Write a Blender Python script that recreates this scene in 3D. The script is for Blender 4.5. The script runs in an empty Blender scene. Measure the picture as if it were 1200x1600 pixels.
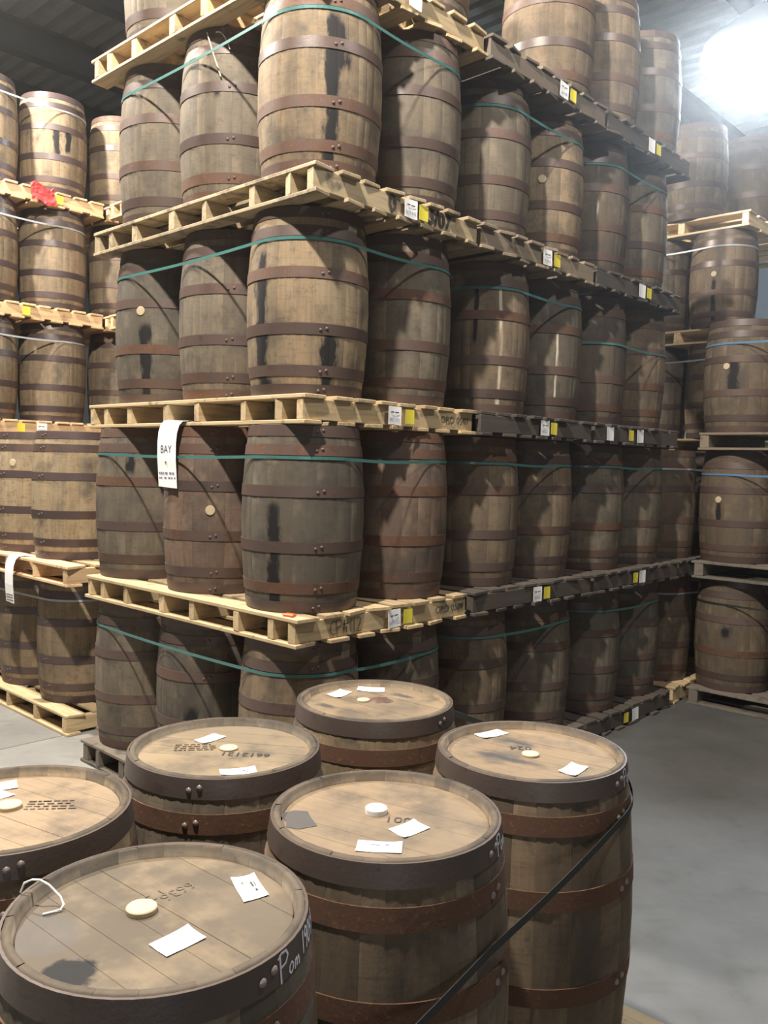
import bpy, math, random
from math import sin, cos, pi, sqrt, atan2, radians
from mathutils import Matrix, Vector

# ------------------------------------------------------------------ camera, world, lights, exposure
SC = bpy.context.scene
COL = SC.collection
CAM_H = 1.8812
cam_d = bpy.data.cameras.new('camera')
cam = bpy.data.objects.new('camera', cam_d); COL.objects.link(cam)
cam_d.sensor_fit = 'VERTICAL'; cam_d.sensor_height = 24.0
cam_d.lens = 1337.36 * 24.0 / 1600.0
cam_d.clip_start = 0.05; cam_d.clip_end = 200
Fw = Vector((0, 0.99846554, -0.05537654)); Rt = Vector((0.99969511, 0.00136735, 0.024654)); Up = Vector((-0.02469189, 0.05535965, 0.99816112))
cam.matrix_world = Matrix(((Rt.x, Up.x, -Fw.x, 0), (Rt.y, Up.y, -Fw.y, 0), (Rt.z, Up.z, -Fw.z, CAM_H), (0, 0, 0, 1)))
SC.camera = cam

SC.view_settings.view_transform = 'Standard'
SC.view_settings.look = 'None'
SC.view_settings.gamma = 1.0
SC.view_settings.use_curve_mapping = False
SC.view_settings.exposure = -0.1

w = bpy.data.worlds.new('world'); SC.world = w; w.use_nodes = True
w.node_tree.nodes['Background'].inputs[0].default_value = (0.60, 0.66, 0.74, 1)
w.node_tree.nodes['Background'].inputs[1].default_value = 0.10

TH = radians(46.93706)
C0 = Vector((-0.3707, 3.8795, 0)); DR = Vector((cos(TH), sin(TH), 0)); DL = Vector((-sin(TH), cos(TH), 0))
def W(s, t, z=0.0):
    """main stack coordinates (s along its right face, t along its left face) to world"""
    return C0 + DR * s + DL * t + Vector((0, 0, z))

# thin scattering haze added to the air for the glow round the lamp
hv = w.node_tree.nodes.new('ShaderNodeVolumeScatter'); hv.inputs['Density'].default_value = .0055; hv.inputs['Anisotropy'].default_value = .9
w.node_tree.links.new(hv.outputs[0], w.node_tree.nodes['World Output'].inputs['Volume'])

def lamp(name, loc, power, radius, colour, kind='POINT'):
    d = bpy.data.lights.new(name, kind)
    d.energy = power; d.color = colour
    if kind == 'AREA': d.shape = 'DISK'; d.size = radius * 2
    else: d.shadow_soft_size = radius
    if kind == 'SPOT': d.spot_size = radians(168); d.spot_blend = .25
    o = bpy.data.objects.new(name, d); COL.objects.link(o); o.location = loc
    return o
WARM = (1.0, 0.92, 0.81); COOL = (0.86, 0.93, 1.0)
lamp('aisle_light', W(-2.2, -.85, 6.85), 3300, 0.11, WARM, 'SPOT')
lamp('aisle_light', W(-1.1, 4.0, 6.85), 3500, 0.11, WARM, 'SPOT')
lamp('aisle_light', W(1.3, -2.8, 6.6), 560, 0.11, (1.0, .95, .88), 'SPOT')
rear_light = lamp('added_rear_light', (1.0, -5.4, 1.9), 55, 0.6, COOL, 'AREA')  # unseen cool light added behind the camera for hoop highlights and fill
rear_light.rotation_euler = (radians(90), 0, radians(8))
LAMP_POWER = 230.0

# ------------------------------------------------------------------ material helpers
def new_mat(name):
    m = bpy.data.materials.new(name); m.use_nodes = True
    nt = m.node_tree; nt.nodes.clear()
    out = nt.nodes.new('ShaderNodeOutputMaterial'); b = nt.nodes.new('ShaderNodeBsdfPrincipled')
    nt.links.new(b.outputs[0], out.inputs[0])
    return m, nt, b
class N:
    def __init__(s, nt): s.nt = nt
    def __call__(s, typ, ins=None, **kw):
        n = s.nt.nodes.new(typ)
        for k, v in kw.items(): setattr(n, k, v)
        for k, v in (ins or {}).items():
            if isinstance(v, bpy.types.NodeSocket): s.nt.links.new(v, n.inputs[k])
            else: n.inputs[k].default_value = v
        return n
    def math(s, op, a, b=0.0, c=0.0, clamp=False):
        n = s('ShaderNodeMath', {0: a, 1: b, 2: c}, operation=op); n.use_clamp = clamp
        return n.outputs[0]
    def mix(s, f, a, b, blend='MIX'):
        n = s('ShaderNodeMix', {0: f, 6: a, 7: b}, data_type='RGBA', blend_type=blend)
        return n.outputs[2]
    def ramp(s, f, a, b):
        n = s('ShaderNodeMapRange', {0: f, 1: a, 2: b, 3: 0.0, 4: 1.0}); n.interpolation_type = 'SMOOTHSTEP'
        return n.outputs[0]
    def noise(s, vec, scale, detail=3.0, rough=0.55, vscale=None):
        if vscale: vec = s('ShaderNodeVectorMath', {0: vec, 1: vscale}, operation='MULTIPLY').outputs[0]
        return s('ShaderNodeTexNoise', {'Vector': vec, 'Scale': scale, 'Detail': detail, 'Roughness': rough}).outputs[0]
    def attr(s, name): return s('ShaderNodeAttribute', attribute_type='OBJECT', attribute_name=name)

def coords(n, k=7.3):
    tc = n('ShaderNodeTexCoord'); oi = n('ShaderNodeObjectInfo')
    off = n('ShaderNodeVectorMath', {0: oi.outputs['Location'], 1: (k, k, k)}, operation='MULTIPLY')
    v = n('ShaderNodeVectorMath', {0: tc.outputs['Object'], 1: off.outputs[0]}, operation='ADD').outputs[0]
    return tc.outputs['Object'], v, oi
def bump(n, b, h, strength=0.3, dist=0.004):
    bn = n('ShaderNodeBump', {'Height': h, 'Strength': strength, 'Distance': dist})
    n.nt.links.new(bn.outputs[0], b.inputs['Normal'])

def mat_stave():
    m, nt, b = new_mat('weathered_oak'); n = N(nt)
    o, v, oi = coords(n)
    sep = n('ShaderNodeSeparateXYZ', {0: o}); x, y, z = sep.outputs
    rnd = oi.outputs['Random']
    # per stave shift so that grain does not run across joints
    sh = n('ShaderNodeCombineXYZ', {0: n.math('MULTIPLY', rnd, 13.0), 1: 0.0, 2: n.math('MULTIPLY', rnd, 37.0)}).outputs[0]
    vs = n('ShaderNodeVectorMath', {0: v, 1: sh}, operation='ADD').outputs[0]
    grain = n.noise(vs, 1.0, 5.0, 0.65, (70, 70, 3.0))
    saw = n.noise(vs, 1.0, 3.0, 0.6, (9, 9, 150))
    streak = n.noise(vs, 1.0, 3.0, 0.6, (14, 14, 1.6))
    patch = n.noise(vs, 1.0, 4.0, 0.6, (6, 6, 4.5))
    blotch = n.noise(v, 4.2, 5.0, 0.62)
    fine = n.noise(v, 26.0, 4.0, 0.7)
    col = n.mix(n.math('MULTIPLY', n.ramp(grain, .35, .72), .26), oi.outputs['Color'], (0.07, 0.056, 0.044, 1))
    col = n.mix(n.math('MULTIPLY', n.ramp(patch, .48, .68), .38), col, (0.10, 0.085, 0.070, 1))
    col = n.mix(n.math('MULTIPLY', n.ramp(patch, .50, .30), .30), col, (0.30, 0.235, 0.160, 1))
    col = n.mix(n.math('MULTIPLY', n.ramp(streak, .54, .70), .30), col, (0.080, 0.068, 0.058, 1))
    col = n.mix(n.math('MULTIPLY', n.ramp(saw, .5, .70), .30), col, (0.07, 0.06, 0.05, 1))
    grime = n.attr('grime').outputs['Fac']
    col = n.mix(n.math('MULTIPLY', n.ramp(n.math('ADD', blotch, n.math('MULTIPLY', grime, .25)), .50, .72), .66), col, (0.055, 0.049, 0.044, 1))
    col = n.mix(n.math('MULTIPLY', n.ramp(fine, .52, .70), .42), col, (0.06, 0.05, 0.042, 1))
    # chime and the wood next to it are grey with handling
    tp = n.ramp(z, .868, .886)
    col = n.mix(n.math('MULTIPLY', tp, .8), col, n.mix(n.ramp(blotch, .40, .62), (0.085, 0.067, 0.050, 1), (0.036, 0.030, 0.025, 1)))
    # leaks: drips with a place of their own on some barrels
    for i in (1, 2):
        a = n.attr('drip%d' % i); zz = n.attr('drip%dz' % i)
        ax, ay, hw = n('ShaderNodeSeparateXYZ', {0: a.outputs['Vector']}).outputs
        z0, z1, pale = n('ShaderNodeSeparateXYZ', {0: zz.outputs['Vector']}).outputs
        lat = n.math('SUBTRACT', n.math('MULTIPLY', x, ay), n.math('MULTIPLY', y, ax))
        wob = n.math('MULTIPLY', n.math('SUBTRACT', n.noise(v, 1.0, 5.0, .7, (20, 20, 6)), .5), n.math('MULTIPLY', hw, 3.2))
        lat = n.math('ABSOLUTE', n.math('ADD', lat, wob))
        front = n.math('GREATER_THAN', n.math('ADD', n.math('MULTIPLY', x, ax), n.math('MULTIPLY', y, ay)), 0.05)
        inside = n.ramp(lat, n.math('MULTIPLY', hw, 1.3), n.math('MULTIPLY', hw, .15))
        zn = n.math('ADD', z, n.math('MULTIPLY', n.math('SUBTRACT', blotch, .5), .12))
        band = n.math('MULTIPLY', n.ramp(zn, z0, n.math('ADD', z0, .07)), n.ramp(zn, z1, n.math('SUBTRACT', z1, .09)))
        f = n.math('MULTIPLY', n.math('MULTIPLY', n.math('MULTIPLY', inside, band), front), 1.6, clamp=True)
        f = n.math('MULTIPLY', f, n.math('GREATER_THAN', hw, .001))
        f = n.math('MULTIPLY', f, n.math('SUBTRACT', 1.0, n.math('MULTIPLY', pale, n.math('SUBTRACT', 1.0, n.math('MULTIPLY', n.ramp(streak, .42, .6), .75)))))
        col = n.mix(f, col, n.mix(pale, (0.016, 0.015, 0.016, 1), (0.62, 0.55, 0.44, 1)))
    nt.links.new(col, b.inputs['Base Color'])
    b.inputs['Roughness'].default_value = 0.74; b.inputs['Specular IOR Level'].default_value = .22
    bump(n, b, n.math('ADD', grain, n.math('MULTIPLY', fine, .6)), .35, .003)
    return m

def mat_head():
    m, nt, b = new_mat('barrel_head_oak'); n = N(nt)
    o, v, oi = coords(n)
    ang = n.attr('board_angle').outputs['Fac']
    rot = n('ShaderNodeVectorRotate', {'Vector': v, 'Angle': n.math('MULTIPLY', ang, -1.0)}, rotation_type='Z_AXIS').outputs[0]
    sh = n('ShaderNodeCombineXYZ', {0: n.math('MULTIPLY', oi.outputs['Random'], 17.0), 1: 0.0, 2: 0.0}).outputs[0]
    rot = n('ShaderNodeVectorMath', {0: rot, 1: sh}, operation='ADD').outputs[0]
    grain = n.noise(rot, 1.0, 5.0, .65, (4, 95, 30))
    blotch = n.noise(v, 6.5, 5.0, .6); big = n.noise(v, 2.6, 3.0, .5)
    col = n.mix(n.math('MULTIPLY', n.ramp(grain, .35, .72), .30), oi.outputs['Color'], (0.13, 0.09, 0.055, 1))
    g = n.attr('grime').outputs['Fac']
    col = n.mix(n.math('MULTIPLY', n.ramp(n.math('ADD', blotch, n.math('MULTIPLY', g, .3)), .43, .68), .80), col, (0.080, 0.066, 0.053, 1))
    col = n.mix(n.math('MULTIPLY', n.ramp(big, .45, .68), .50), col, (0.13, 0.105, 0.078, 1))
    nt.links.new(col, b.inputs['Base Color'])
    p = n('ShaderNodeVectorMath', {0: o, 1: (1, 1, 0)}, operation='MULTIPLY').outputs[0]
    for i in (1, 2):
        a = n.attr('spot%d' % i).outputs['Vector']
        px, py, r = n('ShaderNodeSeparateXYZ', {0: a}).outputs
        c = n('ShaderNodeCombineXYZ', {0: px, 1: py, 2: 0.0}).outputs[0]
        d = n('ShaderNodeVectorMath', {0: p, 1: c}, operation='DISTANCE').outputs['Value']
        d = n.math('ADD', d, n.math('MULTIPLY', n.math('SUBTRACT', n.noise(v, 30, 4, .6), .5), .055))
        f = n.math('MULTIPLY', n.ramp(d, n.math('MULTIPLY', r, 1.12), n.math('MULTIPLY', r, .78)), n.math('GREATER_THAN', r, .001))
        f = n.math('MULTIPLY', f, .96 if i == 1 else .62)
        col = n.mix(f, col, (0.012, 0.013, 0.015, 1) if i == 1 else (0.10, 0.092, 0.088, 1))
    for i in (1, 2):
        a = n.attr('streak%d' % i).outputs['Vector']; px, py, ln = n('ShaderNodeSeparateXYZ', {0: a}).outputs
        c = n('ShaderNodeCombineXYZ', {0: px, 1: py, 2: 0.0}).outputs[0]
        d = n('ShaderNodeVectorMath', {0: p, 1: c}, operation='SUBTRACT').outputs[0]
        d = n('ShaderNodeVectorRotate', {'Vector': d, 'Angle': n.math('MULTIPLY', ang, -1.0)}, rotation_type='Z_AXIS').outputs[0]
        dx, dy, _ = n('ShaderNodeSeparateXYZ', {0: d}).outputs
        wob = n.math('MULTIPLY', n.math('SUBTRACT', n.noise(v, 22, 4, .65), .5), .05)
        e1 = n.ramp(n.math('ABSOLUTE', dx), ln, n.math('MULTIPLY', ln, .3)); e2 = n.ramp(n.math('ABSOLUTE', n.math('ADD', dy, wob)), .026, .006)
        f = n.math('MULTIPLY', n.math('MULTIPLY', e1, e2), n.math('GREATER_THAN', ln, .001))
        col = n.mix(n.math('MULTIPLY', f, .85), col, (0.045, 0.045, 0.047, 1))
    nt.links.new(col, b.inputs['Base Color'])
    b.inputs['Roughness'].default_value = .66; b.inputs['Specular IOR Level'].default_value = .2
    bump(n, b, grain, .2, .002)
    return m

def mat_hoop():
    m, nt, b = new_mat('rusty_hoop_steel'); n = N(nt)
    o, v, oi = coords(n)
    rust = n.attr('rust').outputs['Fac']
    n1 = n.noise(v, 14.0, 5.0, .65); n2 = n.noise(v, 75.0, 3.0, .6); n3 = n.noise(v, 3.0, 3.0, .5)
    f = n.ramp(n.math('ADD', n.math('ADD', n.math('MULTIPLY', n1, .6), n.math('MULTIPLY', n3, .4)), n.math('MULTIPLY', n.math('SUBTRACT', rust, .5), .5)), .42, .66)
    col = n.mix(f, oi.outputs['Color'], (0.112, 0.056, 0.033, 1))
    col = n.mix(n.math('MULTIPLY', n.ramp(n2, .58, .70), n.math('MULTIPLY', f, .75)), col, (0.22, 0.105, 0.05, 1))
    col = n.mix(n.math('MULTIPLY', n.ramp(n1, .56, .70), .5), col, (0.038, 0.030, 0.028, 1))
    nt.links.new(col, b.inputs['Base Color'])
    b.inputs['Metallic'].default_value = .12
    nt.links.new(n.math('ADD', n.math('MULTIPLY', rust, .35), n.math('ADD', .34, n.math('MULTIPLY', f, .18))), b.inputs['Roughness'])
    bump(n, b, n.math('ADD', n1, n2), .25, .002)
    return m

def mat_pallet():
    m, nt, b = new_mat('pallet_softwood'); n = N(nt)
    o, v, oi = coords(n, 5.1)
    sh = n('ShaderNodeCombineXYZ', {0: n.math('MULTIPLY', oi.outputs['Random'], 23.0), 1: n.math('MULTIPLY', oi.outputs['Random'], 11.0), 2: 0.0}).outputs[0]
    v2 = n('ShaderNodeVectorMath', {0: v, 1: sh}, operation='ADD').outputs[0]
    axis = n.attr('grain_y').outputs['Fac']
    ga = n.noise(v2, 1.0, 4.0, .6, (3, 45, 45)); gb = n.noise(v2, 1.0, 4.0, .6, (45, 3, 45))
    gm = n('ShaderNodeMix', {0: axis, 2: ga, 3: gb}, data_type='FLOAT').outputs[0]
    bl = n.noise(v, 7.0, 4.0, .65)
    col = n.mix(n.math('MULTIPLY', n.ramp(gm, .42, .72), .40), oi.outputs['Color'], (0.14, 0.095, 0.055, 1))
    g = n.attr('grime').outputs['Fac']
    col = n.mix(n.math('MULTIPLY', n.ramp(n.math('ADD', bl, n.math('MULTIPLY', g, .3)), .58, .76), .75), col, (0.050, 0.042, 0.036, 1))
    nt.links.new(col, b.inputs['Base Color']); b.inputs['Roughness'].default_value = .8
    bump(n, b, gm, .3, .002)
    return m

def mat_plain(name, col, rough=.6, metal=0.0, emit=None, noise_amt=0.12, nscale=20.0):
    m, nt, b = new_mat(name); n = N(nt)
    tc = n('ShaderNodeTexCoord')
    nz = n.noise(tc.outputs['Object'], nscale, 3.0)
    c = n.mix(n.math('MULTIPLY', n.ramp(nz, .35, .7), noise_amt), col, tuple(x * .55 for x in col[:3]) + (1,))
    nt.links.new(c, b.inputs['Base Color'])
    b.inputs['Roughness'].default_value = rough; b.inputs['Metallic'].default_value = metal
    if emit:
        b.inputs['Emission Color'].default_value = emit[0]; b.inputs['Emission Strength'].default_value = emit[1]
    return m

def mat_concrete():
    m, nt, b = new_mat('concrete_floor'); n = N(nt)
    tc = n('ShaderNodeTexCoord'); v = tc.outputs['Object']
    a = n.noise(v, 1.1, 6.0, .6); c = n.noise(v, 5.5, 5.0, .65); f = n.noise(v, 60.0, 3.0, .6)
    d = n.noise(v, 2.2, 2.0, .5, (1, 4.0, 1))
    col = n.mix(n.ramp(a, .35, .68), (0.165, 0.163, 0.155, 1), (0.120, 0.118, 0.113, 1))
    col = n.mix(n.math('MULTIPLY', n.ramp(c, .54, .74), .40), col, (0.075, 0.072, 0.067, 1))
    col = n.mix(n.math('MULTIPLY', n.ramp(d, .6, .72), .35), col, (0.09, 0.09, 0.087, 1))
    col = n.mix(n.math('MULTIPLY', n.ramp(f, .55, .75), .2), col, (0.10, 0.097, 0.092, 1))
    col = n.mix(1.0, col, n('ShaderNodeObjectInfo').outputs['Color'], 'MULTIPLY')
    nt.links.new(col, b.inputs['Base Color'])
    nt.links.new(n.math('ADD', .42, n.math('MULTIPLY', c, .35)), b.inputs['Roughness'])
    bump(n, b, f, .1, .002)
    return m

M = dict(stave=mat_stave(), head=mat_head(), hoop=mat_hoop(), pallet=mat_pallet(), floor=mat_concrete(),
    paper=mat_plain('white_paper', (0.88, 0.88, 0.88, 1), .7, noise_amt=.04),
    yellow=mat_plain('yellow_paper', (0.72, 0.62, 0.06, 1), .7, noise_amt=.06),
    ink=mat_plain('black_ink', (0.03, 0.03, 0.035, 1), .6),
    stamp_ink=mat_plain('worn_stamp_ink', (0.105, 0.078, 0.052, 1), .7),
    faint_ink=mat_plain('faded_stencil_ink', (0.048, 0.038, 0.030, 1), .7),
    blue_ink=mat_plain('blue_grey_ink', (0.13, 0.14, 0.26, 1), .6),
    chalk=mat_plain('white_paint_pen', (0.72, 0.70, 0.74, 1), .6, noise_amt=.25, nscale=90),
    strap=mat_plain('green_plastic_strap', (0.060, 0.165, 0.157, 1), .30, noise_amt=.2),
    pale_strap=mat_plain('clear_grey_strap', (0.34, 0.36, 0.37, 1), .3, noise_amt=.2),
    blue_strap=mat_plain('blue_plastic_strap', (0.10, 0.20, 0.36, 1), .3, noise_amt=.2),
    dark_strap=mat_plain('dark_plastic_strap', (0.014, 0.017, 0.016, 1), .6, noise_amt=.2),
    bung=mat_plain('pale_bung_wood', (0.50, 0.405, 0.265, 1), .6, noise_amt=.2, nscale=60),
    plastic=mat_plain('white_plastic', (0.80, 0.79, 0.77, 1), .4, noise_amt=.04),
    tape=mat_plain('grey_tape_patch', (0.075, 0.070, 0.068, 1), .5),
    wax=mat_plain('brown_wax', (0.10, 0.055, 0.04, 1), .4),
    old_rivet=mat_plain('rusty_rivet_steel', (0.115, 0.080, 0.070, 1), .6, .2),
    rivet=mat_plain('worn_rivet_steel', (0.30, 0.25, 0.23, 1), .4, .5),
    red=mat_plain('red_plastic_film', (0.50, 0.045, 0.045, 1), .35),
    orange=mat_plain('orange_plastic', (0.75, 0.13, 0.03, 1), .4),
    straw=mat_plain('straw_coloured_twine', (0.62, 0.52, 0.36, 1), .6),
    deck=mat_plain('grey_roof_sheet', (0.20, 0.21, 0.215, 1), .5, .1, noise_amt=.35, nscale=3),
    beam=mat_plain('dark_painted_steel', (0.020, 0.023, 0.025, 1), .5, .2),
    wall=mat_plain('grey_wall_cladding', (.25, .28, .30, 1), .6, noise_amt=.2, nscale=1.5),
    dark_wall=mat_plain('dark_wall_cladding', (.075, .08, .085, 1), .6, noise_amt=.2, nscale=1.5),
    housing=mat_plain('lamp_housing_metal', (0.45, 0.46, 0.48, 1), .4, .6),
)
def mat_emit(name, col, s):
    m = bpy.data.materials.new(name); m.use_nodes = True; nt = m.node_tree; nt.nodes.clear()
    o = nt.nodes.new('ShaderNodeOutputMaterial'); e = nt.nodes.new('ShaderNodeEmission')
    e.inputs[0].default_value = col; e.inputs[1].default_value = s; nt.links.new(e.outputs[0], o.inputs[0])
    return m

# ------------------------------------------------------------------ mesh helpers
def mesh(name, V, F, mat, smooth=False):
    me = bpy.data.meshes.new(name); me.from_pydata([tuple(v) for v in V], [], F)
    if mat: me.materials.append(mat)
    if smooth: me.polygons.foreach_set('use_smooth', [True] * len(me.polygons))
    me.update(); return me
def link(name, data, parent=None, colour=None, loc=None, rot=None):
    o = bpy.data.objects.new(name, data); COL.objects.link(o)
    if parent: o.parent = parent
    if colour: o.color = tuple(colour) + (1,)
    if loc is not None: o.location = loc
    if rot is not None: o.rotation_euler = rot
    return o
def thing(name, label, cat, group=None, loc=(0, 0, 0), rz=0.0, data=None):
    o = link(name, data, None, None, loc, (0, 0, rz))
    o['label'] = label; o['category'] = cat
    if group: o['group'] = group
    return o
BOXF = [(0, 3, 2, 1), (4, 5, 6, 7), (0, 1, 5, 4), (1, 2, 6, 5), (2, 3, 7, 6), (3, 0, 4, 7)]
def box(x0, y0, z0, x1, y1, z1):
    return [(x0, y0, z0), (x1, y0, z0), (x1, y1, z0), (x0, y1, z0), (x0, y0, z1), (x1, y0, z1), (x1, y1, z1), (x0, y1, z1)]
def jbox(x0, y0, z0, x1, y1, z1, j, rnd, c=.003):
    """a sawn board: chamfered long box with slightly uneven corners"""
    V = []; lx, ly = x1 - x0, y1 - y0
    J = lambda: rnd.uniform(-j, j)
    ext = [J() for _ in range(4)]
    along_x = lx > ly
    for z, ins in ((z0, c), (z0 + c, 0), (z1 - c, 0), (z1, c)):
        q = [(x0 + ins, y0 + ins), (x1 - ins, y0 + ins), (x1 - ins, y1 - ins), (x0 + ins, y1 - ins)]
        for k, (a, b) in enumerate(q):
            if along_x: V.append((a + ext[k] * 1.5, b + ext[k] * .3, z))
            else: V.append((a + ext[k] * .3, b + ext[k] * 1.5, z))
    F = [(3, 2, 1, 0), (12, 13, 14, 15)]
    for r in range(3):
        for k in range(4):
            k2 = (k + 1) % 4
            F.append((r * 4 + k, r * 4 + k2, r * 4 + 4 + k2, r * 4 + 4 + k))
    return V, F
def tube(path, r, seg=6):
    V = []; F = []; n = len(path)
    for i, p in enumerate(path):
        p = Vector(p); a = Vector(path[max(i - 1, 0)]); b = Vector(path[min(i + 1, n - 1)])
        d = (b - a).normalized(); u = d.orthogonal().normalized(); v = d.cross(u)
        for k in range(seg):
            t = 2 * pi * k / seg; V.append(p + (u * cos(t) + v * sin(t)) * r)
    for i in range(n - 1):
        for k in range(seg):
            k2 = (k + 1) % seg; F.append((i * seg + k, i * seg + k2, (i + 1) * seg + k2, (i + 1) * seg + k))
    F.append(tuple(range(seg))[::-1]); F.append(tuple((n - 1) * seg + k for k in range(seg)))
    return V, F
def lathe(prof, seg=40):
    """closed profile of (r, z) going round; revolved"""
    V = []; F = []; m = len(prof)
    for k in range(seg):
        t = 2 * pi * k / seg
        for r, z in prof: V.append((r * cos(t), r * sin(t), z))
    for k in range(seg):
        k2 = (k + 1) % seg
        for i in range(m):
            i2 = (i + 1) % m; F.append((k * m + i, k2 * m + i, k2 * m + i2, k * m + i2))
    return V, F
def disc(r, z0, z1, seg=28, bev=.002):
    V = []; 
    for rr, z in ((r, z0), (r, z1 - bev), (r - bev, z1)):
        for k in range(seg): V.append((rr * cos(2 * pi * k / seg), rr * sin(2 * pi * k / seg), z))
    F = [tuple(range(seg))[::-1], tuple(range(2 * seg, 3 * seg))]
    for q in range(2):
        for k in range(seg):
            k2 = (k + 1) % seg; F.append((q * seg + k, q * seg + k2, (q + 1) * seg + k2, (q + 1) * seg + k))
    return V, F
def text_verts(s, size, align='CENTER', bold=0.0):
    cu = bpy.data.curves.new('t', 'FONT'); cu.body = s; cu.size = size; cu.align_x = align; cu.align_y = 'CENTER'; cu.resolution_u = 3; cu.offset = bold
    ob = bpy.data.objects.new('t', cu); COL.objects.link(ob)
    dg = bpy.context.evaluated_depsgraph_get()
    me = bpy.data.meshes.new_from_object(ob.evaluated_get(dg))
    V = [tuple(v.co) for v in me.vertices]; F = [tuple(p.vertices) for p in me.polygons]
    bpy.data.objects.remove(ob); bpy.data.curves.remove(cu); bpy.data.meshes.remove(me)
    return V, F

GLYPH = {  # pen strokes of hand-painted characters, on a 1 high grid
 'P': [[(.12, -.1), (.05, .5), (.0, 1.0)], [(-.12, .85), (.1, 1.0), (.42, .98), (.55, .78), (.40, .55), (.06, .48)]],
 'o': [[(.25, .5), (.06, .38), (.03, .15), (.18, .02), (.36, .14), (.38, .36), (.25, .5)]],
 'm': [[(.02, .0), (.06, .45)], [(.05, .32), (.18, .46), (.24, .3), (.22, .05)], [(.24, .3), (.38, .46), (.46, .28), (.46, .02)]],
 '1': [[(.1, 1.0), (.08, .5), (.1, .0)]],
 '9': [[(.42, .85), (.22, .98), (.05, .80), (.12, .58), (.34, .60), (.42, .85), (.40, .4), (.30, .0)]],
 '0': [[(.25, 1.0), (.06, .75), (.04, .3), (.2, .02), (.38, .2), (.42, .7), (.25, 1.0)]],
 '4': [[(.12, .98), (.03, .45), (.42, .46)], [(.36, .8), (.34, .0)]],
 'C': [[(.48, .88), (.28, 1.0), (.06, .72), (.04, .3), (.22, .02), (.48, .12)]],
 '#': [[(.15, .95), (.08, .05)], [(.40, .98), (.34, .08)], [(.0, .65), (.52, .70)], [(.0, .35), (.50, .40)]],
 '2': [[(.04, .8), (.2, 1.0), (.42, .85), (.36, .55), (.04, .04), (.48, .06)]],
}
ADV = {'1': .30, 'm': .62, 'P': .62, '#': .66, ' ': .35}
def pen(word, size, wd):
    """flat pen strokes as quads in the x,y plane"""
    V = []; F = []; x0 = 0
    for ch in word:
        for st_ in GLYPH.get(ch, []):
            pts = []
            for i in range(len(st_) - 1):
                for j in range(3): pts.append((st_[i][0] + (st_[i + 1][0] - st_[i][0]) * j / 3, st_[i][1] + (st_[i + 1][1] - st_[i][1]) * j / 3))
            pts.append(st_[-1]); P_ = [Vector((x0 + x * size, y * size)) for x, y in pts]; b_ = len(V)
            for i, p_ in enumerate(P_):
                d = (P_[min(i + 1, len(P_) - 1)] - P_[max(i - 1, 0)]).normalized(); nn = Vector((-d.y, d.x)) * wd / 2
                V.append((p_.x + nn.x, p_.y + nn.y)); V.append((p_.x - nn.x, p_.y - nn.y))
            for i in range(len(P_) - 1): F.append((b_ + 2 * i + 1, b_ + 2 * i + 3, b_ + 2 * i + 2, b_ + 2 * i))
        x0 += ADV.get(ch, .54) * size
    return V, F

# ------------------------------------------------------------------ barrel kit
H = 0.89
def R(z): return .305 - .033 * (2 * z / H - 1) ** 2
HOOPS = [(.003, .055), (.092, .144), (.287, .340)]
HOOPS = HOOPS + [(H - b, H - a) for a, b in HOOPS[::-1]]
NST = 25
def make_stave_set(seed):
    rnd = random.Random(seed); ws = [rnd.uniform(.55, 1.45) for _ in range(NST)]; tot = sum(ws); a = 0; out = []
    zs = [0, .05, .16, .30, .445, .59, .73, .84, .888]
    for i, wd in enumerate(ws):
        a0, a1 = a, a + wd / tot * 2 * pi; a = a1
        jr = rnd.uniform(-.0006, .0006); jz = rnd.uniform(-.0015, .0015)
        e = .0035 / .3
        angs = [a0, a0 + e, (a0 + a1) / 2, a1 - e, a1]; dep = [-.0008, 0, .0003, 0, -.0008]
        rows = [(lambda d: R(.05) - .03, .05), (lambda d: R(0) - .026, 0)]
        V = []; NC = len(angs)
        for k in range(NC):
            V.append(((R(.05) - .031) * cos(angs[k]), (R(.05) - .031) * sin(angs[k]), .05))
        for k in range(NC):
            V.append(((R(0) - .024) * cos(angs[k]), (R(0) - .024) * sin(angs[k]), 0))
        for z in zs:
            for k in range(NC):
                r = R(z) + (dep[k] + jr if 0 < k < NC - 1 else dep[k]) - (.004 if z in (0, .888) else 0)
                V.append((r * cos(angs[k]), r * sin(angs[k]), z + (jz if z == .888 else 0)))
        for k in range(NC):
            r = R(H) - .018
            V.append((r * cos(angs[k]), r * sin(angs[k]), .890 + jz * .4 - (0 if 0 < k < NC - 1 else .0007)))
        for k in range(NC):
            r = R(H) - .026; V.append((r * cos(angs[k]), r * sin(angs[k]), .835))
        NR = len(zs) + 4; F = []
        for rr in range(NR - 1):
            for k in range(NC - 1):
                q = rr * NC + k; F.append((q, q + 1, q + 1 + NC, q + NC))
        out.append(mesh('stave', V, F, M['stave'], True))
    return out
STAVES = [make_stave_set(11), make_stave_set(12), make_stave_set(13)]
HOOPM = []
for (a, b) in HOOPS:
    SEG = 56; V = []; F = []; sm = []
    zo = [a, (a + b) / 2, b]; base = 0
    rings = [[(R(z) + .0028, z) for z in zo], [(R(b) + .0028, b), (R(b) - .003, b)], [(R(a) - .003, a), (R(a) + .0028, a)]]
    for ring in rings:
        m_ = len(ring)
        for k in range(SEG):
            t = 2 * pi * k / SEG
            for r, z in ring: V.append((r * cos(t), r * sin(t), z))
        for k in range(SEG):
            k2 = (k + 1) % SEG
            for i in range(m_ - 1): F.append((base + k * m_ + i, base + k2 * m_ + i, base + k2 * m_ + i + 1, base + k * m_ + i + 1))
        base += SEG * m_
    HOOPM.append(mesh('hoop', V, F, M['hoop'], True))
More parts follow.
